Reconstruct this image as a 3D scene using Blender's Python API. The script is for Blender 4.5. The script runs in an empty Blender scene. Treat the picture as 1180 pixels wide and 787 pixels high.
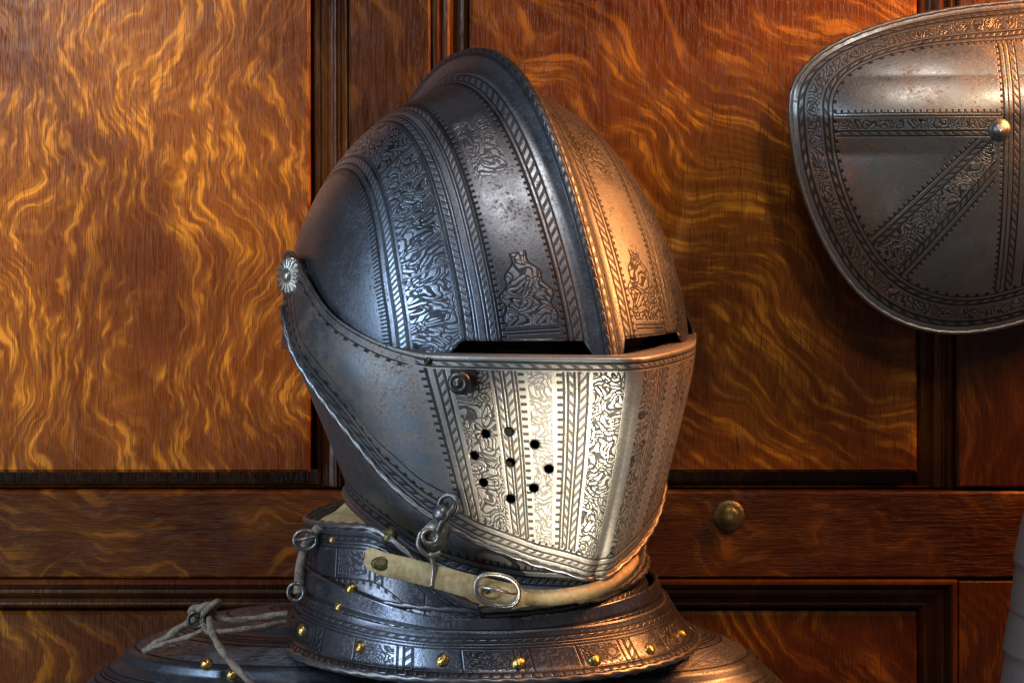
import bpy, math, numpy as np, random
from mathutils import Vector
S=0.05            # one modelling unit = 5 cm
D=26.0; ZC=1.935
random.seed(4); rng=np.random.RandomState(4)
scene=bpy.context.scene
coll=scene.collection
# ---------------------------------------------------------------- measuring helpers
def WP(px,py,Y):
    k=(D+Y)/D
    return np.array([(px-590)/100*k, Y, ZC+((393.5-py)/100-ZC)*k])
def PROJ(P):
    P=np.asarray(P,float); k=D/(D+P[...,1])
    return 590+100*P[...,0]*k, 393.5-100*(ZC+(P[...,2]-ZC)*k)
AL=math.radians(30); CA,SA=math.cos(AL),math.sin(AL); HX=-0.33
def L2W(P):
    P=np.asarray(P,float); s,f,z=P[...,0],P[...,1],P[...,2]
    return np.stack([HX+SA*f-CA*s, -CA*f-SA*s, z],-1)
def W2L(P):
    P=np.asarray(P,float); X,Y,z=P[...,0]-HX,P[...,1],P[...,2]
    return np.stack([-CA*X-SA*Y, SA*X-CA*Y, z],-1)
# ---------------------------------------------------------------- node DSL
NT=None
class E:
    def __init__(s,o): s.o=o
    def __add__(a,b): return M('ADD',a,b)
    __radd__=__add__
    def __sub__(a,b): return M('SUBTRACT',a,b)
    def __rsub__(a,b): return M('SUBTRACT',b,a)
    def __mul__(a,b): return M('MULTIPLY',a,b)
    __rmul__=__mul__
    def __truediv__(a,b): return M('DIVIDE',a,b)
    def __neg__(a): return M('MULTIPLY',a,-1.0)
def setin(inp,v):
    if isinstance(v,E): NT.links.new(v.o,inp)
    else: inp.default_value=v
def M(op,*a,clamp=False):
    n=NT.nodes.new('ShaderNodeMath'); n.operation=op; n.use_clamp=clamp
    for i,v in enumerate(a): setin(n.inputs[i],v)
    return E(n.outputs[0])
def ab(x): return M('ABSOLUTE',x)
def sn(x): return M('SINE',x)
def mx(a,b): return M('MAXIMUM',a,b)
def mn(a,b): return M('MINIMUM',a,b)
def sst(x,a,b,lo=0.,hi=1.):
    n=NT.nodes.new('ShaderNodeMapRange'); n.interpolation_type='SMOOTHSTEP'
    setin(n.inputs[0],x); n.inputs[1].default_value=a; n.inputs[2].default_value=b
    n.inputs[3].default_value=lo; n.inputs[4].default_value=hi
    return E(n.outputs[0])
def vec(x,y,z=0.):
    n=NT.nodes.new('ShaderNodeCombineXYZ')
    for i,v in enumerate((x,y,z)): setin(n.inputs[i],v)
    return E(n.outputs[0])
def sep(v):
    n=NT.nodes.new('ShaderNodeSeparateXYZ'); setin(n.inputs[0],v)
    return E(n.outputs[0]),E(n.outputs[1]),E(n.outputs[2])
def noise(v,scale,detail=2.,rough=.5,dist=0.):
    n=NT.nodes.new('ShaderNodeTexNoise'); setin(n.inputs['Vector'],v)
    n.inputs['Scale'].default_value=scale; n.inputs['Detail'].default_value=detail
    n.inputs['Roughness'].default_value=rough; n.inputs['Distortion'].default_value=dist
    return E(n.outputs['Fac'])
def noise2(x,y,scale,detail=1.,rough=.5,w=0.):
    n=NT.nodes.new('ShaderNodeTexNoise'); n.noise_dimensions='2D'; setin(n.inputs['Vector'],vec(x+w,y+w*.7,0.))
    n.inputs['Scale'].default_value=scale; n.inputs['Detail'].default_value=detail
    n.inputs['Roughness'].default_value=rough
    return E(n.outputs['Fac'])
def voro(v,scale,feature='F1',rand=1.):
    n=NT.nodes.new('ShaderNodeTexVoronoi'); n.feature=feature; n.voronoi_dimensions='2D'; setin(n.inputs['Vector'],v)
    n.inputs['Scale'].default_value=scale; n.inputs['Randomness'].default_value=rand
    return E(n.outputs['Distance'])
def mix(f,a,b):
    n=NT.nodes.new('ShaderNodeMix'); n.data_type='RGBA'
    setin(n.inputs[0],f)
    for i,v in ((6,a),(7,b)):
        if isinstance(v,E): NT.links.new(v.o,n.inputs[i])
        else: n.inputs[i].default_value=(*v,1.)
    return E(n.outputs[2])
def uvmap(name):
    n=NT.nodes.new('ShaderNodeUVMap'); n.uv_map=name; return sep(E(n.outputs[0]))
def objco():
    n=NT.nodes.new('ShaderNodeTexCoord'); v=NT.nodes.new('ShaderNodeVectorMath'); v.operation='SCALE'
    NT.links.new(n.outputs['Object'],v.inputs[0]); v.inputs['Scale'].default_value=1/S
    return E(v.outputs[0])
def newmat(name):
    global NT
    m=bpy.data.materials.new(name); m.use_nodes=True; NT=m.node_tree
    b=NT.nodes['Principled BSDF']; return m,b
def bump(b,h,strength,dist):
    n=NT.nodes.new('ShaderNodeBump'); n.inputs['Strength'].default_value=strength
    n.inputs['Distance'].default_value=dist*S; setin(n.inputs['Height'],h)
    NT.links.new(n.outputs[0],b.inputs['Normal'])
# engraving primitives
def band(x,a,b,soft=.012): return sst(x,a-soft,a)*sst(x,b,b+soft,1.,0.)
def line(x,p,w=.018): return sst(ab(x-p),w*.45,w,1.,0.)
def twist(x,a,b,along,freq=62.,slope=1.5):
    h=sst(sn((along+x*slope)*freq),-.1,.5)
    return mx(h*band(x,a+.016,b-.016,.008)*.85, line(ab(x-(a+b)/2),(b-a)/2,.016))
def chev(x,a,b,along,freq=56.,slope=1.5):
    h=sst(sn((along+ab(x-(a+b)/2)*slope)*freq),-.1,.5)
    return mx(h*band(x,a+.016,b-.016,.008)*.85, line(ab(x-(a+b)/2),(b-a)/2,.016))
def ticks(x,a,b,along,freq=80.):
    return sst(sn(along*freq),.1,.6)*band(x,a,b,.006)
def foliage(u,v,sc=5.,seed=0.):
    n1=noise2(u,v,sc*.7,1.,.5,seed); n2=noise2(v,u,sc*.7,1.,.5,seed+4.)
    k=1.5/sc
    q=vec(u+(n1-.5)*k+seed,v+(n2-.5)*k,0.)
    d=voro(q,sc*.8)
    rings=sst(ab(sn(d*15.+n1*4.)),.36,.72,1.,0.)
    d2=voro(q,sc*2.3,'DISTANCE_TO_EDGE')
    leaf=sst(d2,.05,.11,1.,0.)
    return mx(rings,leaf*.95)
def steel(name,pat,base=(.42,.44,.47),dark=(.012,.011,.011),rough=.34,metal=.92,warm=.35,engr=.98,bs=.38,pit=.5,lift=1.):
    m,b=newmat(name)
    o=objco()
    eng=pat() if pat else None; bright=None; painted_shade=None
    if isinstance(eng,tuple):
        if len(eng)==3: eng,bright,painted_shade=eng
        else: eng,bright=eng
    med=noise(o,2.6,5.,.7); fine=noise(o,30.,2.,.7)
    stain=sst(med,.42,.62)
    pits=sst(fine*.6+med*.4,.56,.66)
    base_=base
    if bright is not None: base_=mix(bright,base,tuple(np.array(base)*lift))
    if painted_shade is not None: base_=mix(painted_shade,base_,tuple(np.array(base)*np.array((.27,.31,.37))))  # painted shade: base goes darker and bluer where masked
    col=mix(stain*warm,base_,tuple(np.array(base)*np.array((.66,.50,.38))))
    col=mix(pits*pit,col,tuple(np.array(base)*.25))
    h=fine*.25-pits*.3
    r=rough+(fine-.5)*.3+pits*.15+(med-.5)*.45
    if eng is not None:
        e=eng*sst(med,.28,.6,1.,.82)
        col=mix(e*engr,col,dark)
        h=h-e*.8; r=r+e*.2
    setin(b.inputs['Base Color'],col); b.inputs['Metallic'].default_value=metal
    setin(b.inputs['Roughness'],M('MAXIMUM',r,.12))
    bump(b,h,bs,.013)
    return m
def simple(name,col,col2,rough=.5,metal=0.,sc=8.,bs=.3,bd=.02):
    m,b=newmat(name); o=objco()
    n=noise(o,sc,4.,.6); n2=noise(o,sc*5,2.,.6)
    setin(b.inputs['Base Color'],mix(sst(n*.6+n2*.4,.38,.62),col,col2))
    b.inputs['Metallic'].default_value=metal
    setin(b.inputs['Roughness'],rough+(n2-.5)*.2)
    bump(b,n2+n*.5,bs,bd); return m
# patterns ----------------------------------------------------------
def pat_skull():
    u,v,_=uvmap('engrave'); s=ab(u)
    e=twist(s,.26,.36,v,54.,1.2)
    e=mx(e,chev(s,.0,.08,v,54.,1.5)*.8)
    e=mx(e,line(s,.41)); e=mx(e,ticks(s,.41,.45,v)) 
    pz=sst(v,.36,.38)*sst(v,1.22,1.25,1.,0.)
    wid=.225-mx(v-.75,0.)*.38
    edge_=ab(s-.73)-wid+sn(v*24.)*.022
    m=sst(edge_,-.01,.01,1.,0.)*pz
    m=mx(m,band(s,.56,.90,.06)*sst(v,2.2,2.35)*sst(v,3.0,3.15,1.,0.)*.85)
    fb=band(s,1.38,1.74,.01)*sst(ab(sn(v*1.7+.9)),.03,.05)
    m=mx(m,fb)
    e=mx(e,foliage(u,v,4.6,0.)*m)
    e=mx(e,line(edge_,.012,.014)*pz)
    e=mx(e,mx(line(v,.28,.012),line(v,.32,.012))*band(s,.48,.98,.01))
    e=mx(e,ticks(s,.98,1.02,v)); e=mx(e,line(s,1.03))
    e=mx(e,twist(s,1.06,1.13,v,62.,1.5)); e=mx(e,twist(s,1.26,1.33,v,62.,-1.5))
    e=mx(e,twist(s,1.78,1.85,v,62.,1.5)); e=mx(e,line(ab(s-1.195),.035,.012)); e=mx(e,line(s,1.90,.012)); e=mx(e,ticks(s,1.91,1.95,v))
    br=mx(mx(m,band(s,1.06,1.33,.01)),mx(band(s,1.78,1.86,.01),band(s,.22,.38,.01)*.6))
    return e,br*sst(u,-.1,.1,.1,1.)  # far-side bands stay dark: shade painted into the colour
def pat_visor():
    u,v,_=uvmap('engrave'); a,bb,_=uvmap('edge'); s=ab(u)
    body=sst(a,.24,.25)*sst(bb,.13,.14)
    g=u*2.5; gs=ab(g)
    fm=mx(band(gs,.08,.38,.004),band(gs,.76,.97,.004)*.6)
    fm=mx(fm,band(gs,1.30,1.61,.004))
    e=foliage(g,v,5.4,3.)*fm
    e=mx(e,twist(gs,.43,.51,v,62.,1.3)); e=mx(e,twist(gs,.55,.61,v,62.,-1.3))
    e=mx(e,ticks(gs,.66,.71,v)); e=mx(e,ticks(gs,1.0,1.05,v)); e=mx(e,line(ab(gs-.86),.21,.016))
    e=mx(e,twist(gs,1.1,1.17,v,62.,1.3)); e=mx(e,twist(gs,1.2,1.26,v,62.,-1.3))
    e=mx(e,twist(gs,1.66,1.73,v,62.,1.3)); e=mx(e,line(gs,1.8)); e=mx(e,ticks(gs,1.8,1.85,v))
    e=e*body
    along=u*2.6+v*.75
    e=mx(e,twist(a,.08,.15,along,48.,1.)); e=mx(e,line(a,.22)); e=mx(e,ticks(a,.22,.26,along,60.))
    e=mx(e,line(bb,.04,.012)); e=mx(e,twist(bb,.05,.11,u*2.6,50.,1.2)*band(s,0.,.74,.01))
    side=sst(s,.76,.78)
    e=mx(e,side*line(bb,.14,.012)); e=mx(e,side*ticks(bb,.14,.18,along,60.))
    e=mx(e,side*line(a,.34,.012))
    return e,body*.0,sst(s,.62,.80)  # last mask paints the cheek's shade into the base colour
def pat_bevor():
    u,v,_=uvmap('engrave'); a,bb,_=uvmap('edge')
    e=twist(a,.1,.18,u*2.6,46.,1.3); e=mx(e,line(a,.25)); e=mx(e,ticks(a,.25,.3,u*2.6,60.))
    return e
def pat_gorget():
    u,v,_=uvmap('engrave')
    e=twist(v,.10,.16,u,50.,1.3); e=mx(e,line(v,.2,.012)); e=mx(e,line(v,.24,.012))
    k=M('FRACT',u*.8)
    e=mx(e,foliage(u,v,5.6,2.)*band(v,.28,.52,.01)*band(k,.14,.5,.01)*.9)
    e=mx(e,mx(line(k,.1,.014),line(k,.54,.014))*band(v,.24,.56))
    e=mx(e,twist(k,.60,.68,v,56.,1.2)*band(v,.24,.56)); e=mx(e,line(v,.57,.012)); e=mx(e,ticks(v,.57,.61,u,60.))
    return e
def pat_plate():
    u,v,_=uvmap('engrave'); a,bb,_=uvmap('edge')   # a = distance from rim
    ang=bb*1.9
    inner=sst(a,.52,.53)
    du=(u*.74-v*.67); dv=(u*.67+v*.74)
    low=sst(v,-.13,-.12,1.,0.)*sst(u,-.38,-.37,1.,0.)
    wdt=.17+dv*-.05
    wq=ab(du+.12)-wdt
    dm=low
    hm=sst(u,-.31,-.3,1.,0.)
    fm=mx(band(a,.19,.34,.005)*.9,mx(band(v,.0,.12,.004)*hm,band(wq,-9.,-.10,.004)*dm)*inner)
    e=foliage(u,v,5.4,3.)*fm
    e=mx(e,twist(a,.09,.15,ang,50.,1.2)); e=mx(e,twist(a,.38,.44,ang,50.,-1.2)); e=mx(e,line(a,.49,.012)); e=mx(e,ticks(a,.49,.53,ang,60.)) 
    vb=twist(u,-.16,-.08,v,56.,1.3); vb=mx(vb,twist(u,.06,.14,v,56.,-1.3)); vb=mx(vb,line(u,-.28)); vb=mx(vb,ticks(u,-.32,-.28,v)); vb=mx(vb,line(u,-.22,.012))
    hb=mx(line(v,.16,.012),line(v,.20,.012)); hb=mx(hb,twist(v,-.09,-.03,u,56.,1.3)); hb=mx(hb,ticks(v,.20,.24,u))
    db=mx(twist(wq,-.085,-.015,dv,56.,1.3),line(wq,.05,.014)); db=mx(db,ticks(wq,.05,.09,dv))
    e=mx(e,mx(vb,mx(hb*hm,db*dm))*inner)
    return e,fm*.6
def pat_paul():
    u,v,_=uvmap('engrave')
    k=M('FRACT',v*1.1)*.9
    e=twist(k,.08,.15,u,44.,1.2); e=mx(e,line(k,.19)); e=mx(e,foliage(u,v,4.8,1.)*band(k,.3,.6,.01)*.8); e=mx(e,line(k,.27)); e=mx(e,line(k,.63))
    return e,band(k,.3,.6,.01)
m_skull=steel('shade_toned_steel',pat_skull,base=(.145,.165,.20),rough=.35,warm=.12,pit=.35,lift=2.3)  # same steel as the visor, with shade put into its base colour
m_visor=steel('lit_toned_steel',pat_visor,base=(.52,.50,.465),rough=.43,metal=.86,warm=.35,pit=.5)  # same steel as the skull, with the lit tone put into its base
m_bevor=steel('grey_engraved_steel',pat_bevor,base=(.22,.235,.26),rough=.42,warm=.25,pit=.35)
m_gorget=steel('dark_engraved_steel',pat_gorget,base=(.155,.17,.21),rough=.28,warm=.2,engr=.9,pit=.4)
m_plate=steel('brown_engraved_steel',pat_plate,base=(.27,.265,.26),rough=.36,warm=.4,pit=.6,lift=1.6)
m_paul=steel('shoulder_steel',pat_paul,base=(.125,.14,.17),rough=.36,warm=.15,pit=.3,lift=1.9)
m_steel=steel('plain_steel',None,base=(.24,.24,.25),rough=.38)
m_silver=steel('silvered_steel',None,base=(.52,.50,.46),rough=.33,warm=.3,pit=.4)
m_grey=steel('grey_lame_steel',None,base=(.34,.36,.39),rough=.5,metal=.45,warm=.2,pit=.4)
m_brass=simple('brass',(.80,.55,.18),(.45,.28,.09),.25,1.,10.)
m_oldbrass=simple('tarnished_brass',(.24,.20,.085),(.10,.09,.04),.45,.8,6.)
m_cream=simple('buff_leather',(.74,.57,.30),(.48,.33,.15),.75,0.,3.,.5)
m_lace=simple('weathered_leather',(.30,.24,.18),(.13,.10,.075),.7,0.,9.,.6)
m_dark=simple('black_void_fill',(.006,.006,.006),(.012,.011,.01),.9)  # flat black standing in for the unlit helmet interior
# wood
def wood(name,ang=0.,seed=0.,fig=(7.,1.4),bright=1.,contrast=1.,grain_h=False):
    m,b=newmat(name); x,y,z=sep(objco())
    if grain_h: gx,gz=z,x
    else: gx,gz=x,z
    w1=noise2(x,z,.5,1.,.5,seed); w2=noise2(z,x,.5,1.,.5,seed+9.)
    w3=noise2(x,z,2.1,2.,.55,seed+3.)
    qx=gx+(w1-.5)*1.7+(w3-.5)*.28; qz=gz+(w2-.5)*1.3
    c,s_=math.cos(ang),math.sin(ang)
    rx=qx*c+qz*s_; rz=qz*c-qx*s_
    f1=noise2(rx*fig[0],rz*fig[1],1.,2.3,.6,seed)
    f2=noise2(rx*fig[0]*.3,rz*fig[1]*.4,1.,1.,.6,seed+7.)
    f=f1*.70+f2*.30
    flame=sst(f,.41,.72)
    core=sst(f,.55,.65)
    g=noise2(gx*30.,gz*1.2,1.,2.,.7,seed); g2=noise2(gx*80.,gz*3.,1.,1.,.7,seed)
    pores=sst(g2*.5+g*.5,.53,.64)
    big=sst(noise2(gx*.5,gz*.35,1.,2.,.6,seed+2.),.32,.68)
    k=bright
    cA=(.052*k,.0105*k,.0010*k); cB=(.165*k,.047*k,.004*k); cC=(.40*k,.158*k,.013*k)
    col=mix(sst(g,.3,.7)*.35+big*.65,cA,cB)
    col=mix(flame*(.16+big*.60)*contrast,col,cC)
    col=mix(core*(.06+big*.42)*contrast,col,tuple(np.array(cC)*1.35))
    col=mix(pores*.66,col,(.028*k,.0065*k,.0015))
    setin(b.inputs['Base Color'],col)
    setin(b.inputs['Roughness'],.34+(g-.5)*.35)
    b.inputs['Specular IOR Level'].default_value=.28
    b.inputs['Coat Weight'].default_value=.10; b.inputs['Coat Roughness'].default_value=.18
    bump(b,pores*-.6+g*.4+w3*1.2,.45,.02)
    return m
m_wl=wood('oak_panel_left',.05,1.,(8.4,1.8),1.55,1.0)
m_wr=wood('oak_panel_right',1.0,14.,(7.4,1.3),1.2,1.0)
m_wrail=wood('oak_rail',.12,23.,(7.,1.4),.60,.8,True)
m_wst=wood('oak_stile',.1,31.,(7.,1.2),.52,.5)
m_wm=wood('oak_moulding',.1,41.,(7.,.5),.65,.2)
m_wlow=wood('oak_lower_panel',.5,52.,(7.,1.3),.9,.9)
# ---------------------------------------------------------------- object builders
OFF={}
def empty(name,loc,label,cat,rotz=0.,group=None):
    o=bpy.data.objects.new(name,None); coll.objects.link(o)
    o.location=[c*S for c in loc]; o.rotation_euler=(0,0,rotz); o.empty_display_size=.02
    o['label']=label; o['category']=cat
    if group: o['group']=group
    OFF[o.name]=np.array(loc,float); return o
def mk(name,V,Fc,mat,parent=None,uv=None,edge=None,smooth=True,solid=None,local=False,label=None,cat=None):
    V=np.asarray(V,float).reshape(-1,3)
    if parent is not None:
        p=parent; 
        while p.parent is not None: p=p.parent
        o=OFF[p.name]; V=V-(np.array([0,0,o[2]]) if local else o)
    me=bpy.data.meshes.new(name)
    me.from_pydata((V*S).tolist(),[],[tuple(int(i) for i in f) for f in Fc]); me.update()
    li=np.zeros(len(me.loops),dtype=np.int32); me.loops.foreach_get('vertex_index',li)
    for nm,arr in (('engrave',uv),('edge',edge)):
        if arr is not None:
            l=me.uv_layers.new(name=nm); arr=np.asarray(arr,float).reshape(-1,2)
            l.data.foreach_set('uv',arr[li].ravel().astype(np.float32))
    if smooth: me.polygons.foreach_set('use_smooth',[True]*len(me.polygons))
    me.materials.append(mat)
    ob=bpy.data.objects.new(name,me); coll.objects.link(ob)
    if parent is not None: ob.parent=parent
    if solid:
        md=ob.modifiers.new('thickness','SOLIDIFY'); md.thickness=solid*S; md.offset=-1
    if label: ob['label']=label
    if cat: ob['category']=cat
    return ob
def gfaces(nr,nc,closed=False,flip=False):
    F=[]
    for i in range(nr-1):
        for j in range(nc if closed else nc-1):
            a=i*nc+j; b=i*nc+(j+1)%nc; q=(a,b,b+nc,a+nc)
            F.append(q[::-1] if flip else q)
    return F
def basis(n):
    n=np.array(n,float); n/=np.linalg.norm(n); up=np.array([0,0,1.])
    if abs(n[2])>.95: up=np.array([0,1.,0])
    r=np.cross(up,n); r/=np.linalg.norm(r); return r,np.cross(n,r),n
def lathe(prof,o,nrm,n=28,flute=None,sx=1.,sy=1.):
    r_,u_,n_=basis(nrm); V=[]
    for (r,h) in prof:
        for k in range(n):
            a=2*math.pi*k/n; rr=r; hh=h
            if flute and r>.08: hh=h+flute[1]*math.cos(flute[0]*a)*(r/prof[0][0]); rr=r*(1+flute[2]*math.cos(flute[0]*a))
            V.append(np.array(o)+r_*rr*math.cos(a)*sx+u_*rr*math.sin(a)*sy+n_*hh)
    F=gfaces(len(prof),n,True)
    F.append(tuple((len(prof)-1)*n+k for k in range(n))); F.append(tuple(range(n))[::-1])
    return V,F
def tube(path,r,n=10,closed=False,strands=0,pitch=1.,amp=.0,taper=None):
    P=np.array(path,float); N=len(P)
    T=np.roll(P,-1,0)-np.roll(P,1,0) if closed else np.gradient(P,axis=0)
    T/=np.linalg.norm(T,axis=1)[:,None]+1e-12
    u=np.cross(T[0],[0,0,1.]); 
    if np.linalg.norm(u)<.1: u=np.cross(T[0],[0,1.,0])
    u/=np.linalg.norm(u); V=[]; l=0
    for i in range(N):
        u=u-T[i]*np.dot(u,T[i]); u/=np.linalg.norm(u); w=np.cross(T[i],u)
        if i>0: l+=np.linalg.norm(P[i]-P[i-1])
        rr=r*(taper[i] if taper is not None else 1)
        for k in range(n):
            a=2*math.pi*k/n
            q=rr*(1+amp*math.cos(strands*a-l*2*math.pi/pitch)) if strands else rr
            V.append(P[i]+u*q*math.cos(a)+w*q*math.sin(a))
    F=[]
    for i in range(N if closed else N-1):
        for k in range(n):
            a=i*n+k; b=i*n+(k+1)%n; i2=(i+1)%N; c=i2*n+(k+1)%n; d=i2*n+k
            F.append((a,d,c,b))
    if not closed: F.append(tuple(range(n))); F.append(tuple((N-1)*n+k for k in range(n))[::-1])
    return V,F
def resamp(P,n):
    P=np.array(P,float)
    Q=[]
    Pp=np.vstack([2*P[0]-P[1],P,2*P[-1]-P[-2]])
    for i in range(1,len(Pp)-2):
        for t in np.linspace(0,1,24,endpoint=False):
            a,b,c,d=Pp[i-1],Pp[i],Pp[i+1],Pp[i+2]
            Q.append(.5*((2*b)+(-a+c)*t+(2*a-5*b+4*c-d)*t*t+(-a+3*b-3*c+d)*t**3))
    Q.append(P[-1]); Q=np.array(Q)
    L=np.r_[0,np.cumsum(np.linalg.norm(np.diff(Q,axis=0),axis=1))]
    x=np.linspace(0,L[-1],n); return np.stack([np.interp(x,L,Q[:,k]) for k in range(3)],-1)
def merge(parts):
    V=[];F=[]
    for v,f in parts:
        o=len(V); V+=list(v); F+=[tuple(i+o for i in q) for q in f]
    return V,F
def smooth_tab(xs,ys,w=.16):
    g=np.linspace(min(xs)-1,max(xs)+1,1200); o=np.argsort(xs)
    y=np.interp(g,np.array(xs)[o],np.array(ys)[o]); k=max(1,int(w/(g[1]-g[0])))
    ker=np.exp(-.5*(np.arange(-3*k,3*k+1)/k)**2); ker/=ker.sum()
    y=np.convolve(np.pad(y,3*k,mode='edge'),ker,'valid'); return lambda z: np.interp(z,g,y)
def S01(x,a,b):
    t=np.clip((x-a)/(b-a),0,1); return t*t*(3-2*t)
# ---------------------------------------------------------------- helmet
helmet=empty('close_helmet',(HX,0,-2.5),'engraved steel close helmet with tall comb, resting on a gorget','helmet',math.radians(210))
ZT=2.96
def skull_inside(s,f,z):
    x=np.clip(z/ZT,-1,.9999); c=np.sqrt(np.clip(1-np.maximum(x,0)**2,1e-6,1))
    neg=np.minimum(z,0); xp=np.clip(x,0,1)
    W=(2.30+.05*(1-xp)**5)*c*(1-.085*neg**2)*(1-.06*(1-S01(z,-.35,.0)))
    F0=2.05+.66*(1-xp)**1.5-.02*(1-xp)**7; Fr=F0*c
    B=2.45*c*(1-.05*neg**2)*(1-.12*(1-S01(z,.4,1.1)))
    q=np.where(f>0,.5+.16*(1-xp)**2,.5)
    ff=np.where(f>0,f/Fr,f/B)
    return ((np.abs(s)/W)**(1/q)+ff**2<1)&(z<ZT)
hpsi=smooth_tab([-30,0,30,50,70,90,110,130,150,180,230],[.08,.09,.13,.20,.31,.42,.53,.60,.52,.35,.2],8.)
def skull_pt(lam,psi):
    d=np.stack([np.sin(lam),np.cos(lam)*np.cos(psi),np.cos(lam)*np.sin(psi)],-1)
    lo=np.zeros(lam.shape)+.2; hi=lo*0+4.5
    for _ in range(26):
        mid=(lo+hi)/2; ins=skull_inside(d[...,0]*mid,d[...,1]*mid,d[...,2]*mid)
        lo=np.where(ins,mid,lo); hi=np.where(ins,hi,mid)
    P=d*lo[...,None]; s=np.abs(P[...,0])
    h=hpsi(np.degrees(psi))*(.50*np.exp(-(s/.125)**2.8)+.50*np.exp(-(s/.34)**1.9))
    dd=np.stack([np.zeros_like(psi),np.cos(psi),np.sin(psi)],-1)
    return P+dd*h[...,None]
nl=320; lamu=np.linspace(-1,1,nl); lam=np.sign(lamu)*(np.abs(lamu)**1.55)*math.radians(86)
def ze(s):
    s=np.abs(s)
    return .0+.19*S01(s,.15,.28)*(1-S01(s,1.34,1.54))
psis=np.radians(np.linspace(-25,30,260))
LG,PG=np.meshgrid(lam,psis); PP=skull_pt(LG,PG)
psi0=np.zeros(nl)
for j in range(nl):
    dz=PP[:,j,2]-ze(PP[:,j,0]); k=np.where(dz>0)[0]; k=k[0] if len(k) else 0
    if k>0: t=-dz[k-1]/(dz[k]-dz[k-1]); psi0[j]=psis[k-1]+t*(psis[k]-psis[k-1])
    else: psi0[j]=psis[0]
npz=240; tt=np.linspace(0,1,npz)
PSI=psi0[None,:]+(math.radians(184)-psi0[None,:])*tt[:,None]
LAM=np.repeat(lam[None,:],npz,0)
SK=skull_pt(LAM,PSI)
fan=1+.15*S01(np.degrees(PSI),25,125)*S01(np.abs(SK[...,0]),.4,1.0)
uv=np.stack([SK[...,0]*fan,PSI*2.5],-1)
mk('skull_bowl',SK,gfaces(npz,nl,flip=True),m_skull,helmet,uv=uv,solid=.05,local=True,label='steel bowl in painted shade tone with engraved bands and high comb')
# face section
zs=[1.2,.044,-.30,-1.04,-1.70,-2.09,-2.33,-2.6]
fF=smooth_tab(zs,[3.12,3.22,3.18,2.967,2.716,2.58,2.46,2.3],.12)
fC=smooth_tab(zs,[0.,.1,.25,.5,.75,.85,.9,.9]); fW=smooth_tab(zs,[2.24,2.35,2.22,1.92,1.64,1.45,1.33,1.2]); fB=smooth_tab(zs,[2.30,2.05,2.18,2.4,2.7,2.7,2.7,2.6])
def face(t,z,off=0.):
    t=np.asarray(t,float); z=np.asarray(z,float); a=np.abs(t); sg=np.where(t<0,-1,1)
    F_=fF(z)+off*1.25; C_=fC(z); W_=fW(z)+off; B_=fB(z)+off
    c=np.cos(np.clip(a,0,1)*math.pi/2)
    b=np.clip(a-1,0,1)*math.pi/2
    rd=.065+.05*S01(-z,1.4,2.4)
    f=np.where(a<=1,C_+(F_-C_)*c-rd*np.exp(-(a/.12)**2),C_-B_*np.sin(b)); s=np.where(a<=1,W_*(1-c*c),W_*np.cos(b))
    s=s+.06*np.tanh(a/.14)*np.clip(1-a,0,1)
    return np.stack([s*sg,f,z+0*f],-1)
def fnorm(t,z,off=0.):
    e=1e-3; a=face(t+e,z,off)-face(t-e,z,off); b=face(t,z+e,off)-face(t,z-e,off)
    n=np.cross(a,b); n/=np.linalg.norm(n); c=face(t,z,off)
    if np.dot(n[:2],c[:2])<0: n=-n
    return n
tg,zg=np.meshgrid(np.linspace(0,1.25,500),np.linspace(1.1,-2.6,600)); GP=face(tg,zg,.04); gpx,gpy=PROJ(L2W(GP))
def locate(px,py):
    k=np.argmin((gpx-px)**2+(gpy-py)**2); return tg.flat[k],zg.flat[k]
vt=smooth_tab([0,.64,.70,.75,.8,.85,.9,.95,1.0,1.05,1.12,1.19,1.24,1.27],[.03,.03,.09,.17,.27,.38,.53,.72,.90,1.03,1.09,1.03,.9,.8],.018)
vb=smooth_tab([0,.2,.44,.63,.78,.88,.94,1.05,1.12,1.18,1.24,1.27],[-2.36,-2.33,-2.18,-1.96,-1.66,-1.33,-.92,-.25,.25,.48,.66,.8],.022)
nt=620; ts=np.linspace(-1.265,1.265,nt)
top=vt(np.abs(ts)); bot=np.minimum(vb(np.abs(ts)),top-.01)
nr=170; r=np.linspace(0,1,nr)[:,None]
Z=top[None,:]+(bot-top)[None,:]*r; T=np.repeat(ts[None,:],nr,0)
VS=face(T,Z,.05)
led=[]
wl_=np.clip((.72-np.abs(ts))/.06,0,1)
for k,(o,dz) in enumerate([(-.36,.0),(-.22,.02),(-.08,.028),(.025,.018)]):
    led.append(face(ts,top+dz*wl_,.05+(o-.05)*wl_))
VSall=np.concatenate([np.array(led),VS],0); nL=len(led)
uu=np.where(np.abs(T)<=1,1-np.cos(np.clip(np.abs(T),0,1)*math.pi/2)**2,1+(np.abs(T)-1)*1.2)*np.sign(T)
uvv=np.stack([uu,Z],-1); ee=np.stack([Z-bot[None,:],top[None,:]-Z],-1)
slope=np.gradient(bot,ts)/3.0; cor=1/np.sqrt(1+np.minimum(slope**2,9)); ee[...,0]*=cor[None,:]
uvl=np.repeat(uvv[:1],nL,0); eel=np.repeat(ee[:1]*0+np.array([2.,-.1]),nL,0)
UV=np.concatenate([uvl,uvv],0).reshape(-1,2); EE=np.concatenate([eel,ee],0).reshape(-1,2)
V=VSall.reshape(-1,3).copy(); FF=np.array(gfaces(nr+nL,nt,flip=False))
cent=V[FF].mean(1)
holes=[(560,500),(587,497),(547,525),(588,533),(616,512),(632,540),(557,556),(615,562),(588,575)]
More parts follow.
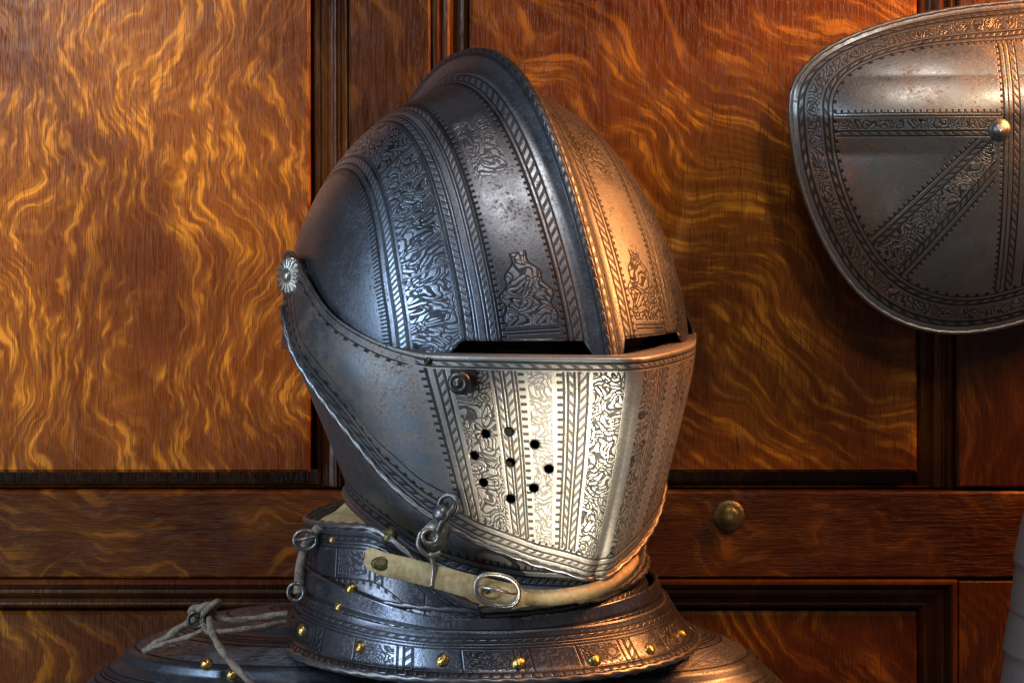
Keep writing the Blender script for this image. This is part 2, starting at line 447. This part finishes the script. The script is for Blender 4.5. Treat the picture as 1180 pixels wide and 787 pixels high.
for hx,hy in holes:
    t_,z_=locate(hx,hy); C=face(t_,z_,.05); R=.052
    d=np.linalg.norm(cent-C,axis=1); rem=d<R
    rv=np.unique(FF[rem]); FF=FF[~rem]; cent=cent[~rem]
    keep=np.unique(FF); bd=np.intersect1d(rv,keep)
    for i in bd:
        q=V[i]-C; V[i]=C+q/np.linalg.norm(q)*R
vis=mk('visor',V,FF,m_visor,helmet,uv=UV,edge=EE,solid=.03,local=True,label='etched steel visor, lit front and shaded cheeks painted on, with breath holes')
pth=face(ts[20:-20],vb(np.abs(ts[20:-20])),.065); pth=resamp(pth[::8],1300)
Vr,Fr=tube(pth,.032,8,strands=3,pitch=.22,amp=.22); mk('roped_edge',Vr,Fr,m_steel,vis,local=True)
# bevor
tb=np.linspace(-1.98,1.98,420)
btop=smooth_tab([0,.44,.63,.78,.88,.94,1.0,1.05,1.1,1.2,1.3,1.5,1.98],[-2.08,-1.95,-1.75,-1.42,-1.05,-.62,-.3,.05,.42,.86,.86,.84,.8],.02)(np.abs(tb))
BB=smooth_tab([0,.5,.8,1.0,1.15,1.3,1.98],[-2.54,-2.52,-2.36,-2.08,-1.92,-1.80,-1.7],.06)
bbot=BB(np.abs(tb))
nb=90; r=np.linspace(0,1,nb)[:,None]; Zb=btop[None,:]+(bbot-btop)[None,:]*r; Tb=np.repeat(tb[None,:],nb,0)
fl=.08*np.exp(-((Zb-bbot[None,:])/.10)**2)
BV=face(Tb,Zb,-.0+fl)
ub=np.where(np.abs(Tb)<=1,1-np.cos(np.clip(np.abs(Tb),0,1)*math.pi/2)**2,1+(np.abs(Tb)-1)*1.2)*np.sign(Tb)
bev=mk('bevor',BV,gfaces(nb,420),m_bevor,helmet,uv=np.stack([ub,Zb],-1),edge=np.stack([Zb-bbot[None,:],btop[None,:]-Zb],-1),solid=.05,local=True,label='grey steel chin defence beneath the visor')
pth=resamp(face(tb[::4],bbot[::4],.08),1100); Vr,Fr=tube(pth,.032,8,strands=3,pitch=.22,amp=.2)
mk('roped_edge',Vr,Fr,m_steel,bev,local=True)
# black shell added inside, standing in for darkness behind sights and holes
V=[];nn=40
for i in range(nn+1):
    th=math.pi*i/nn
    for j in range(60):
        a=2*math.pi*j/60; z=.15+2.35*math.cos(th); rr=math.sin(th)
        ff=(2.15 if math.cos(a)>0 else 1.9)
        V.append((1.66*rr*math.sin(a),ff*rr*math.cos(a)+.1,z))
mk('dark_void_shell',V,gfaces(nn+1,60,True),m_dark,helmet,local=True,label='black shell added inside so the sights look dark')
# pivot rosette
rp=[(.205,.0),(.205,.018),(.175,.032),(.10,.040),(.055,.044),(.05,.065),(.03,.08),(.0,.085)]
for sg in (1,-1):
    o=face(sg*1.07,.80,.07); n=np.array([.95*sg,.28,.05])
    V,F=lathe(rp,o,n,108,flute=(18,.014,.03)); ros=mk('pivot_rosette',V,F,m_silver,helmet,local=True,label='silvered fluted rosette over the visor pivot')
    V,F=lathe([(.14,-.16),(.14,.0)],o,n,24); mk('pivot_washer',V,F,m_steel,ros,local=True)
# lifting peg
tq,zq=locate(536,437); o=face(tq,zq,.05); n=fnorm(tq,zq)
r_,u_,n_=basis(n)
pl=[(-.13,-.14),(.09,-.14),(.14,-.04),(.13,.11),(-.14,.11)]
V=[];
for h in (0,.03):
    for a,b in pl: V.append(o+r_*a+u_*b+n_*h)
F=[tuple(range(5))[::-1],tuple(range(5,10))]+[(i,(i+1)%5,5+(i+1)%5,5+i) for i in range(5)]
m_iron=steel('dark_iron',None,base=(.12,.115,.11),rough=.35)
peg=mk('peg_plate',V,F,m_iron,helmet,smooth=False,local=True)
V,F=lathe([(.085,.03),(.055,.06),(.055,.12),(.10,.13),(.125,.16),(.125,.185),(.11,.205),(.075,.215),(.06,.205),(.05,.205),(.035,.225),(0,.23)],o,n,32); mk('lifting_peg',V,F,m_iron,peg,local=True)
for (x,y) in [(493,416)]:
    t_,z_=locate(x,y); o=face(t_,z_,.06); V,F=lathe([(.04,0),(.035,.02),(0,.03)],o,fnorm(t_,z_),16); mk('rivet',V,F,m_iron,helmet,local=True)
# hook and hasp
def wl(px,py,Y): return W2L(WP(px,py,Y))
Yh=-2.35
ring=[wl(517+11*math.cos(a),582+12*math.sin(a),Yh-.05*math.cos(a)) for a in np.linspace(0,2*math.pi,24,endpoint=False)]
parts=[tube(ring,.028,8,closed=True)]
parts.append(tube(resamp([wl(524,572,Yh+.05),wl(521,586,Yh-.12),wl(510,600,Yh-.14),wl(505,612,Yh-.1)],24),.035,8))
parts.append(lathe([(.085,-.05),(.10,0),(.085,.05),(.03,.09),(0,.095)],wl(509,592,Yh-.1),W2L(np.array([HX,-1,0.])),20))
V,F=merge(parts); hk=mk('turning_hook',V,F,m_steel,helmet,local=True,label='small steel hook hanging at the jaw')
def slab(pts,Y,th,bulge=0.):
    n=len(pts); V=[wl(x,y,Y) for x,y in pts]+[wl(x,y,Y-th) for x,y in pts]
    F=[tuple(range(n)),tuple(range(n,2*n))[::-1]]+[(i,n+i,n+(i+1)%n,(i+1)%n) for i in range(n)]
    return V,F
parts=[slab([(492,604),(500,596),(514,598),(521,606),(517,622),(508,636),(494,634),(484,622),(486,610)],Yh-.02,.05)]
parts.append(tube(resamp([wl(485,612,Yh-.08),wl(482,628,Yh-.1),wl(494,640,Yh-.1),wl(508,636,Yh-.1)],20),.025,8))
parts.append(tube([wl(496+9*math.cos(a),618+8*math.sin(a),Yh-.1) for a in np.linspace(0,2*math.pi,20,endpoint=False)],.022,8,closed=True))
parts.append(lathe([(.055,0),(.05,.03),(0,.05)],wl(507,612,Yh-.07),W2L(np.array([HX,-1,0.])),16))
parts.append(tube(resamp([wl(497,636,Yh-.05),wl(500,655,Yh-.02),wl(498,676,Yh)],16),.03,8))
V,F=merge(parts); mk('hasp',V,F,m_silver,hk,local=True)
# ---------------------------------------------------------------- gorget
gorget=empty('gorget',(-.3,-.4,-3.4),'blued steel gorget with brass rivets and roped edges under the helmet','gorget')
gy=-.4
def lerp(a,b,t): return a+(b-a)*t
zfr=smooth_tab([-140,-120,-90,-45,0,30],[-2.6,-2.62,-2.66,-2.60,-2.44,-2.38],9.)
zbk=smooth_tab([15,40,90,180,215,236,246,258,268,275],[-2.43,-2.2,-1.95,-1.98,-1.88,-1.82,-1.98,-2.38,-2.60,-2.66],4.5)
def collar(ph,v,zr,off=0.):
    ph=np.asarray(ph,float); rim=zr(np.degrees(ph)); z=rim+(-3.0-rim)*v
    k=np.clip((z+3.0),0,9)
    rr=2.02+off-.17*np.clip(k/.35,0,1)**.8-.05*np.clip(k-.35,0,1)+.04*np.exp(-(v/.09)**2)
    cx=-.33-.06*np.clip(k/.35,0,1)
    return np.stack([cx+rr*np.cos(ph),gy+rr*.98*np.sin(ph),z],-1)
def mkcollar(name,a0,a1,zr,off,lab):
    n=260;m=36; ph=np.radians(np.linspace(a0,a1,n)); vv=np.linspace(0,1,m)
    PH,VV=np.meshgrid(ph,vv); P=collar(PH,VV,zr,off)
    ob=mk(name,P,gfaces(m,n,flip=False),m_gorget,gorget,uv=np.stack([PH*2.,(P[0:1,:,2]-P[...,2])],-1),solid=.05,label=lab)
    pth=resamp(collar(ph[::3],np.zeros(len(ph[::3])),zr,off+.04),900)
    V,F=tube(pth,.038,8,strands=3,pitch=.22,amp=.2); mk('roped_edge',V,F,m_steel,ob)
    return ob
fp=mkcollar('front_collar',-128,28,zfr,0.,None); bp=mkcollar('back_collar',18,272,zbk,.045,None)
# buff leather neck lining: from under the chin defence out to the collar
tn=np.linspace(-1.9,1.9,300); nrn=26
bb_=BB(np.abs(tn)); P0=L2W(face(tn,bb_+.10,-.05)); P1=L2W(face(tn,bb_-.075,.065))
dx=P1[:,0]+.39; dy=(P1[:,1]-gy); phn=np.arctan2(dy,dx); deg=np.degrees(phn)
deg2=np.where(deg<-85,deg+360,deg)
rimz=np.where((deg2>20),zbk(deg2),zfr(deg))
Pc=np.stack([-.39+1.80*np.cos(phn),gy+1.76*np.sin(phn),np.minimum(rimz-.03,bb_-.13)],-1)
Pd=Pc*np.array([1,1,1])+np.array([0,0,-.5]); rows=[]
for q in np.linspace(0,1,8): rows.append(P0*(1-q)+P1*q)
for q in np.linspace(0,1,14)[1:]:
    w=q*q*(3-2*q); P=P1*(1-q)+Pc*q; P[:,2]=P1[:,2]+(Pc[:,2]-P1[:,2])*(q**.8)+.03*math.sin(q*math.pi)*(.6*np.sin(tn*31+2*np.sin(tn*9))); rows.append(P)
for q in (.3,.6,1.): rows.append(Pc*(1-q)+Pd*q)
rows=W2L(np.array(rows))
mk('leather_neck_lining',rows,gfaces(len(rows),300),m_cream,helmet,solid=.04,local=True,label='cream buff leather lining at the neck')
# middle lame overlapping the collars
def midl(ph,v,off=0.):
    ph=np.asarray(ph,float); z=-2.74+.30*S01(-np.cos(ph),.1,1.)+.10*S01(np.cos(ph),.2,1.); z=z+(-3.05-z)*v
    rr=1.965+off+.12*v
    return np.stack([-.36+rr*np.cos(ph),gy+rr*.98*np.sin(ph),z],-1)
PH,VV=np.meshgrid(np.linspace(0,2*math.pi,400),np.linspace(0,1,20)); P=midl(PH,VV)
ml=mk('middle_lame',P,gfaces(20,400),m_gorget,gorget,uv=np.stack([PH*2.2,VV*.25],-1),solid=.05)
zl=-2.86
def lame(ph,v,off=0.):
    ph=np.asarray(ph,float); z=zl+(-3.31-zl)*v+.14*S01(-np.cos(ph),.2,1.)*(1-v)
    rr=2.06+off+.21*v**1.25+.05*np.exp(-((1-v)/.10)**2)
    cx=-.33+.085*v
    return np.stack([cx+rr*np.cos(ph),gy+rr*.98*np.sin(ph),z],-1)
n=420;m=44; PH,VV=np.meshgrid(np.linspace(0,2*math.pi,n),np.linspace(0,1,m)); P=lame(PH,VV)
lm=mk('flared_lame',P,gfaces(m,n),m_gorget,gorget,uv=np.stack([PH*2.2,VV*.62],-1),solid=.05)
pth=lame(np.linspace(0,2*math.pi,1800,endpoint=False),1.,.03); V,F=tube(pth,.04,8,closed=True,strands=3,pitch=.24,amp=.22); mk('roped_edge',V,F,m_steel,lm)
pth=lame(np.linspace(0,2*math.pi,400,endpoint=False),0.,.0); V,F=tube(pth,.018,8,closed=True); mk('rolled_edge',V,F,m_steel,lm)
def locg(px,py,fn,rng_):
    a,b=np.meshgrid(np.radians(np.linspace(rng_[0],rng_[1],600)),np.linspace(0,1,80)); P=fn(a,b); x,y=PROJ(P)
    k=np.argmin((x-px)**2+(y-py)**2); p=P.reshape(-1,3)[k]; A=a.flat[k]; return p,np.array([math.cos(A),math.sin(A),.25])
def rivet(p,nn_,sc,mat,par):
    V,F=lathe([(sc,-.03),(sc,.02),(sc*.85,.045),(sc*.5,.068),(0,.075)],p,nn_,24); mk('brass_rivet',V,F,mat,par)
for (x,y) in [(352,727),(418,746),(511,761),(597,765),(683,762),(745,750),(781,733)]:
    p,nn_=locg(x,y,lame,(-185,5)); rivet(p+nn_*.02,nn_,.078,m_brass,gorget)
for (x,y,sc) in [(409,672,.068),(393,699,.068),(456,606,.085),(386,622,.055)]:
    p,nn_=locg(x,y,lambda a,b:collar(a,b,zbk,.05) if y<670 else midl(a,b),(170,270)); rivet(p,nn_,sc,m_brass if sc<.08 else m_oldbrass,gorget)
V,F=tube(resamp([WP(372,604,-1.3),WP(356,622,-1.1),WP(347,650,-1.0),WP(344,684,-1.1)],40),.06,8); mk('side_strap',V,F,m_lace,gorget)
V,F=merge([tube([WP(352+13*math.cos(a),622+11*math.sin(a),-1.25) for a in np.linspace(0,2*math.pi,24,endpoint=False)],.025,8,closed=True),tube([WP(340,622,-1.3),WP(366,618,-1.35)],.018,8)]); mk('buckle',V,F,m_steel,gorget)
V,F=tube([WP(341+9*math.cos(a),682+10*math.sin(a),-1.3) for a in np.linspace(0,2*math.pi,24,endpoint=False)],.022,8,closed=True); mk('buckle',V,F,m_steel,gorget)
# ---------------------------------------------------------------- chin strap
strap=empty('leather_strap',tuple(WP(500,665,-2.35)),'buff leather strap with steel buckle round the helmet neck','strap')
sp=resamp([WP(420,641,-2.05),WP(444,650,-2.22),WP(490,661,-2.32),WP(545,676,-2.40),WP(606,690,-2.44)],80)
wd=.125
V=[];
for i,p in enumerate(sp):
    wv=wd*(1. if 4<i<74 else (.6+.1*min(i,79-i)))
    b=.02*math.sin(i*.35)
    for (h,y) in ((-1,0),(-.9,-.03),(0,-.04),(.9,-.03),(1,0),(.9,.02),(0,.03),(-.9,.02)): V.append(p+np.array([h*wv*.15,y+b*.3,h*wv]))
F=gfaces(80,8,True)+[tuple(range(8)),tuple(79*8+k for k in range(8))[::-1]]
mk('strap_band',V,F,m_cream,strap)
sp2=resamp([WP(590,687,-2.34),WP(640,688,-2.32),WP(690,678,-2.14),WP(722,660,-1.85),WP(736,644,-1.5)],70); V=[]
for i,p in enumerate(sp2):
    for (h,y) in ((-1,0),(0,-.05),(1,0),(0,.04)): V.append(p+np.array([0,y,h*.085]))
F=gfaces(70,4,True)+[tuple(range(4)),tuple(69*4+k for k in range(4))[::-1]]
mk('strap_end',V,F,m_cream,strap)
for i,x in enumerate([(441,653),(566,690)]):
    p=sp[np.argmin(np.abs(PROJ(sp)[0]-x[0]))]
    V,F=lathe([(.10,.03),(.095,.055),(.07,.07),(0,.07)],p,(0,-1,.1),24,sx=1.2,sy=.75); mk('leather_stop',V,F,m_cream if i else m_oldbrass,strap)
V,F=lathe([(.035,.05),(.03,.085),(0,.09)],sp[np.argmin(np.abs(PROJ(sp)[0]-562))],(0,-1,.1),16); mk('rivet',V,F,m_oldbrass,strap)
bk=[]
for a in np.linspace(0,2*math.pi,48,endpoint=False):
    c,s_=math.cos(a),math.sin(a); x=573+25*np.sign(c)*abs(c)**.85; y=680-18*np.sign(s_)*abs(s_)**.85+(x-573)*.15
    bk.append(WP(x,y,-2.52-.02*s_))
V,F=merge([tube(bk,.027,10,closed=True),tube([WP(551,675,-2.54),WP(575,680,-2.59),WP(595,684,-2.56)],.018,8)]); mk('buckle',V,F,m_silver,strap)
# ---------------------------------------------------------------- body armour
def dome(c,r,px_=2.,steps=0,n=160,m=80,twist_=0.):
    V=[];U=[]
    for i in range(m+1):
        th=math.pi*.62*i/m
        for j in range(n):
            a=2*math.pi*j/n; sc=1.
            if steps: k=(i/m*steps)%1; sc=1+.018*k
            st=math.sin(th); ct=math.cos(th)
            sp_=lambda v:math.copysign(abs(v)**(2/px_),v)
            V.append((c[0]+r[0]*sp_(st)*math.cos(a)*sc,c[1]+r[1]*sp_(st)*math.sin(a)*sc,c[2]+r[2]*sp_(ct)*sc)); U.append((a*2.2*st,th*2.2))
    return V,gfaces(m+1,n,True,flip=True),U
cuir=empty('cuirass',(-.2,-.3,-6.),'dark steel breast and back plate beneath the gorget','body armour')
V,F,U=dome((-.2,-.25,-5.4),(3.05,2.5,2.17),2.3); mk('breastplate',V,F,m_paul,cuir,uv=U)
pa=empty('pauldron',(-2.6,-.2,-6.),'dark engraved shoulder armour with leather laces over it','shoulder armour',group='shoulder armour of the suit')
V,F,U=dome((-2.35,-.2,-4.93),(2.9,1.8,1.90),2.12,steps=5); mk('shoulder_plate',V,F,m_paul,pa,uv=U)
pb=empty('pauldron',(1.4,-.1,-6.),'dark engraved shoulder armour beside the gorget','shoulder armour',group='shoulder armour of the suit')
V,F,U=dome((1.2,-.1,-4.93),(2.25,1.8,1.78),2.1,steps=5); mk('shoulder_plate',V,F,m_paul,pb,uv=U)
for (x,y) in [(268,777),(238,765)]:
    p=WP(x,y,-1.55); rivet(p,np.array((0,-1,.5)),.07,m_brass,pa)
# laces
lace=empty('leather_lace',tuple(WP(235,710,-1.2)),'knotted grey leather laces tied over the shoulder armour','lace')
Yl=-1.15
parts=[]
for pts,rad in [([(166,750,-.9),(190,735,-1.),(212,720,-1.1),(236,706,Yl)],.040),([(236,706,Yl),(262,714,-1.2),(295,712,-1.2),(332,706,-1.2)],.036),
            ([(240,706,Yl),(245,730,-1.5),(262,758,-1.8),(292,790,-2.)],.038),([(232,712,Yl),(240,728,-1.4),(268,726,-1.5),(300,722,-1.4),(330,716,-1.2)],.03),
            ([(176,745,-1.1),(200,738,-1.2),(225,730,-1.3),(246,716,-1.3)],.026)]:
    parts.append(tube(resamp([WP(*p) for p in pts],90),rad,10,strands=2,pitch=.3,amp=.16))
V,F=merge(parts); mk('cord',V,F,m_lace,lace)
parts=[]
for k in range(3):
    ca=(k-1)*.07
    parts.append(tube([WP(236,706,Yl)+np.array([ca+.085*math.cos(a),-.08*math.sin(a)-.03*k,.08*math.sin(a+.6*k)+.03*k]) for a in np.linspace(0,2*math.pi,24,endpoint=False)],.036,10,closed=True))
V,F=merge(parts); mk('knot',V,F,m_lace,lace)
V,F=tube([WP(226+9*math.cos(a),714+9*math.sin(a),Yl-.1) for a in np.linspace(0,2*math.pi,24,endpoint=False)],.024,8,closed=True); mk('lace_ring',V,F,m_iron,lace)
# ---------------------------------------------------------------- hanging plate
outl=[(1180,2),(1100,11),(1020,29),(955,56),(922,84),(911,112),(913,155),(920,200),(936,250),(961,300),(992,340),(1032,368),(1080,382),(1130,381),(1185,368),(1250,345),(1310,300),(1350,240),(1372,180),(1372,110),(1350,50),(1300,12),(1240,0)]
Yp=3.2; c0=WP(1165,150,Yp)
op_=resamp(np.array([WP(x,y,Yp) for x,y in outl+[outl[0]]])-c0,300)
oa=np.arctan2(op_[:,2],op_[:,0]); orr=np.hypot(op_[:,0],op_[:,2]); idx=np.argsort(oa); oa=oa[idx]; orr=orr[idx]
oa=np.r_[oa-2*math.pi,oa,oa+2*math.pi]; orr=np.r_[orr,orr,orr]
rf=smooth_tab(list(oa),list(orr),.06)
n=360;m=110; A,R=np.meshgrid(np.linspace(0,2*math.pi,n),np.linspace(.001,1,m)); RR=rf(np.where(A>math.pi,A-2*math.pi,A))
x=RR*R*np.cos(A); z=RR*R*np.sin(A)
bul=1.15*(1-R**2.2)
crease=.16*np.clip(1-np.abs(z-.18)/.5,0,1)*np.clip(R*1.3,0,1)*(1-R**8)
Y=Yp-bul*.75-crease-.04*np.exp(-((1-R)/.025)**2)
plate=empty('armour_plate',tuple(WP(1165,380,Yp)),'rounded engraved steel armour plate hanging on oak panelling','armour plate')
PP_=np.stack([c0[0]+x,Y,c0[2]+z],-1)
mp=mk('curved_plate',PP_,gfaces(m,n,flip=True),m_plate,plate,uv=np.stack([x,z],-1),edge=np.stack([RR*(1-R),A],-1),solid=.05)
aa=np.linspace(0,2*math.pi,2200,endpoint=False); r_=rf(np.where(aa>math.pi,aa-2*math.pi,aa))
V,F=tube(np.stack([c0[0]+r_*np.cos(aa),aa*0+Yp-.03,c0[2]+r_*np.sin(aa)],-1),.033,8,closed=True,strands=3,pitch=.2,amp=.10); mk('roped_edge',V,F,m_steel,mp)
k=np.argmin((PROJ(PP_)[0]-1152)**2+(PROJ(PP_)[1]-150)**2); p=PP_.reshape(-1,3)[k]
V,F=lathe([(.14,-.05),(.14,.012),(.11,.02),(.09,.055),(.06,.08),(0,.088)],p,(-.1,-1,0),32); mk('rivet',V,F,m_steel,plate)
# other armour at the right edge
oth=empty('pauldron',(7.6,1.0,-5.),'layered steel shoulder armour of a neighbouring suit','shoulder armour')
for k,(ya,yb,xa,xb) in enumerate([(585,650,1186,1170),(640,705,1176,1166),(695,752,1170,1158),(742,810,1165,1153)]):
    n=80;m=16;P=[]
    for i in range(m):
        t=i/(m-1); px_=lerp(xa,xb,t**.8); py_=lerp(ya,yb,t)
        e=WP(px_,py_,1.); rad=1.6+k*.05
        for j in range(n):
            a=2*math.pi*j/n
            P.append((e[0]+rad-rad*math.cos(a),1.+rad*math.sin(a)*.9,e[2]))
    mk('lame',P,gfaces(m,n,True),m_grey,oth,solid=.04)
# ---------------------------------------------------------------- oak wall
YW=3.7
wall=empty('oak_wall_panelling',tuple(WP(590,1000,YW)),'dark varnished oak wall panelling with moulded frames','wall panelling')
def box(x0,x1,y0,y1,Yf,th=.4,bev=.03):
    a=WP(x0,y1,YW); b=WP(x1,y0,YW); X0,X1,Z0,Z1=a[0],b[0],a[2],b[2]; V=[]
    for (d,y) in ((bev,Yf),(0,Yf+bev),(0,Yf+th)):
        V+=[(X0+d,y,Z0+d),(X1-d,y,Z0+d),(X1-d,y,Z1-d),(X0+d,y,Z1-d)]
    F=[(0,1,2,3)]+[(i+4*l,i+4*(l+1),(i+1)%4+4*(l+1),(i+1)%4+4*l) for l in range(2) for i in range(4)]
    return V,F
def wbox(name,x0,x1,y0,y1,mat,Yf=YW,bev=.03): 
    V,F=box(x0,x1,y0,y1,Yf,bev=bev); return mk(name,V,F,mat,wall,smooth=False)
wbox('stile',402,496,-260,562,m_wst); wbox('stile',1103,1420,-260,562,m_wst)
wbox('stile',402,496,668,1000,m_wst) ; wbox('stile',1103,1420,668,1000,m_wst)
wbox('rail',-420,1420,566,666,m_wrail,YW-.012); 
wbox('rail',-420,1420,-340,-262,m_wrail,YW-.012)
def moulding(x0,x1,y0,y1,wx,wy,wb=None):
    a=WP(x0,y1,YW); b=WP(x1,y0,YW); X0,X1,Z0,Z1=a[0],b[0],a[2],b[2]
    if wb is None: wb=wy
    prof=[(0,.02),(.0,-.05),(.05,-.085),(.13,-.09),(.2,-.05),(.24,.03),(.27,.03),(.33,.0),(.42,-.01),(.52,.03),(.60,.10),(.68,.13),(.74,.13),(.76,.10),(.84,.09),(.92,.12),(1.,.19),(1.0,.3)]
    V=[]
    for d,y in prof:
        dx=d*wx; dz=d*wy; db=d*wb; yb=y if wb==wy else .2+abs(y)
        V+=[(X0+dx,YW+yb,Z0+db),(X1-dx,YW+yb,Z0+db),(X1-dx,YW+y,Z1-dz),(X0+dx,YW+y,Z1-dz)]
    return mk('moulding',V,gfaces(len(prof),4,True,flip=True),m_wm,wall,smooth=False)
def panel(x0,x1,y0,y1,mat):
    return wbox('panel',x0,x1,y0,y1,mat,YW+.07,bev=.04)
moulding(-420,401,-261,565,.50,.26,.05); moulding(497,1102,-261,565,.50,.26,.05)
moulding(-420,401,667,1000,.48,.42); moulding(497,1102,667,1000,.48,.42)
panel(-400,357,-240,545,m_wl); panel(541,1058,-240,545,m_wr)
panel(-400,357,706,990,m_wlow); panel(541,1058,706,990,m_wlow)
V,F=box(-430,1430,-350,1010,YW+.42,.2); mk('backing_board',V,F,m_wst,wall,smooth=False)
kp=WP(840,594,YW-.012)
kn=empty('brass_knob',tuple(kp),'small tarnished brass knob on the oak rail','knob')
V,F=lathe([(.21,-.02),(.205,.02),(.15,.028),(.09,.035),(.08,.05),(.12,.07),(.13,.09),(.12,.11),(.07,.125),(0,.13)],kp,(0,-1,0),40); mk('knob_body',V,F,m_oldbrass,kn)
# ---------------------------------------------------------------- lights
def area(name,loc,tgt,size,power,col,sy=None):
    l=bpy.data.lights.new(name,'AREA'); l.size=size*S; l.energy=power; l.color=col
    if sy: l.shape='RECTANGLE'; l.size_y=sy*S
    o=bpy.data.objects.new(name,l); coll.objects.link(o); o.location=[c*S for c in loc]
    o.rotation_euler=(Vector(tgt)-Vector(loc)).to_track_quat('-Z','Y').to_euler(); return o
def spot(name,loc,tgt,ang,power,col,rad=.5,blend=.3):
    l=bpy.data.lights.new(name,'SPOT'); l.energy=power; l.color=col; l.spot_size=math.radians(ang); l.spot_blend=blend; l.shadow_soft_size=rad*S
    o=bpy.data.objects.new(name,l); coll.objects.link(o); o.location=[c*S for c in loc]
    o.rotation_euler=(Vector(tgt)-Vector(loc)).to_track_quat('-Z','Y').to_euler(); return o
area('cool_left_softbox',(-15,-13,7),(-.5,0,.5),6,4.8,(.60,.79,1.))  # unseen softbox added for a cool sheen on the skull's left
area('left_low_fill',(-17,-9,-5),(-1.5,0,-1),7,2.2,(.72,.85,1.))
area('oak_bounce_fill',(12,.5,8.),(.3,0,1.3),2.2,10,(1.,.33,.08),7)  # unseen area light added in place of the lit oak's copper reflection
area('top_light',(2,-9,16),(0,0,1),4,1.6,(1.,.9,.8))
spot('low_sun_patch',(1.0,-20,-9),(.70,-2.3,-1.2),7.8,68,(1.,.87,.66),.3,.5)
spot('wall_wash',(-9.5,-12,9),(-5.6,3.6,2.3),29,24,(1.,.84,.58),1.,.9)
spot('wall_wash_right',(9.5,-8,10),(4.0,3.6,1.6),27,9,(1.,.84,.58),1.,.9)
w=bpy.data.worlds.new('World'); scene.world=w; w.use_nodes=True; NT=w.node_tree
bg=NT.nodes['Background']; tc=NT.nodes.new('ShaderNodeTexCoord'); nv=E(tc.outputs['Generated'])
nz=noise(nv,2.6,2.); col=mix(sst(nz,.42,.60),(.03,.025,.023),(.25,.245,.25)); setin(bg.inputs[0],col); bg.inputs[1].default_value=.6
# ---------------------------------------------------------------- camera
cam=bpy.data.cameras.new('camera'); co=bpy.data.objects.new('camera',cam); coll.objects.link(co)
co.location=(0,-D*S,ZC*S); co.rotation_euler=(math.radians(90),0,0)
cam.sensor_width=36; cam.lens=36*D/11.8; cam.shift_y=-ZC/11.8; cam.clip_start=.01; cam.clip_end=50
scene.camera=co
scene.view_settings.view_transform='Standard'; scene.view_settings.look='None'; scene.view_settings.exposure=0
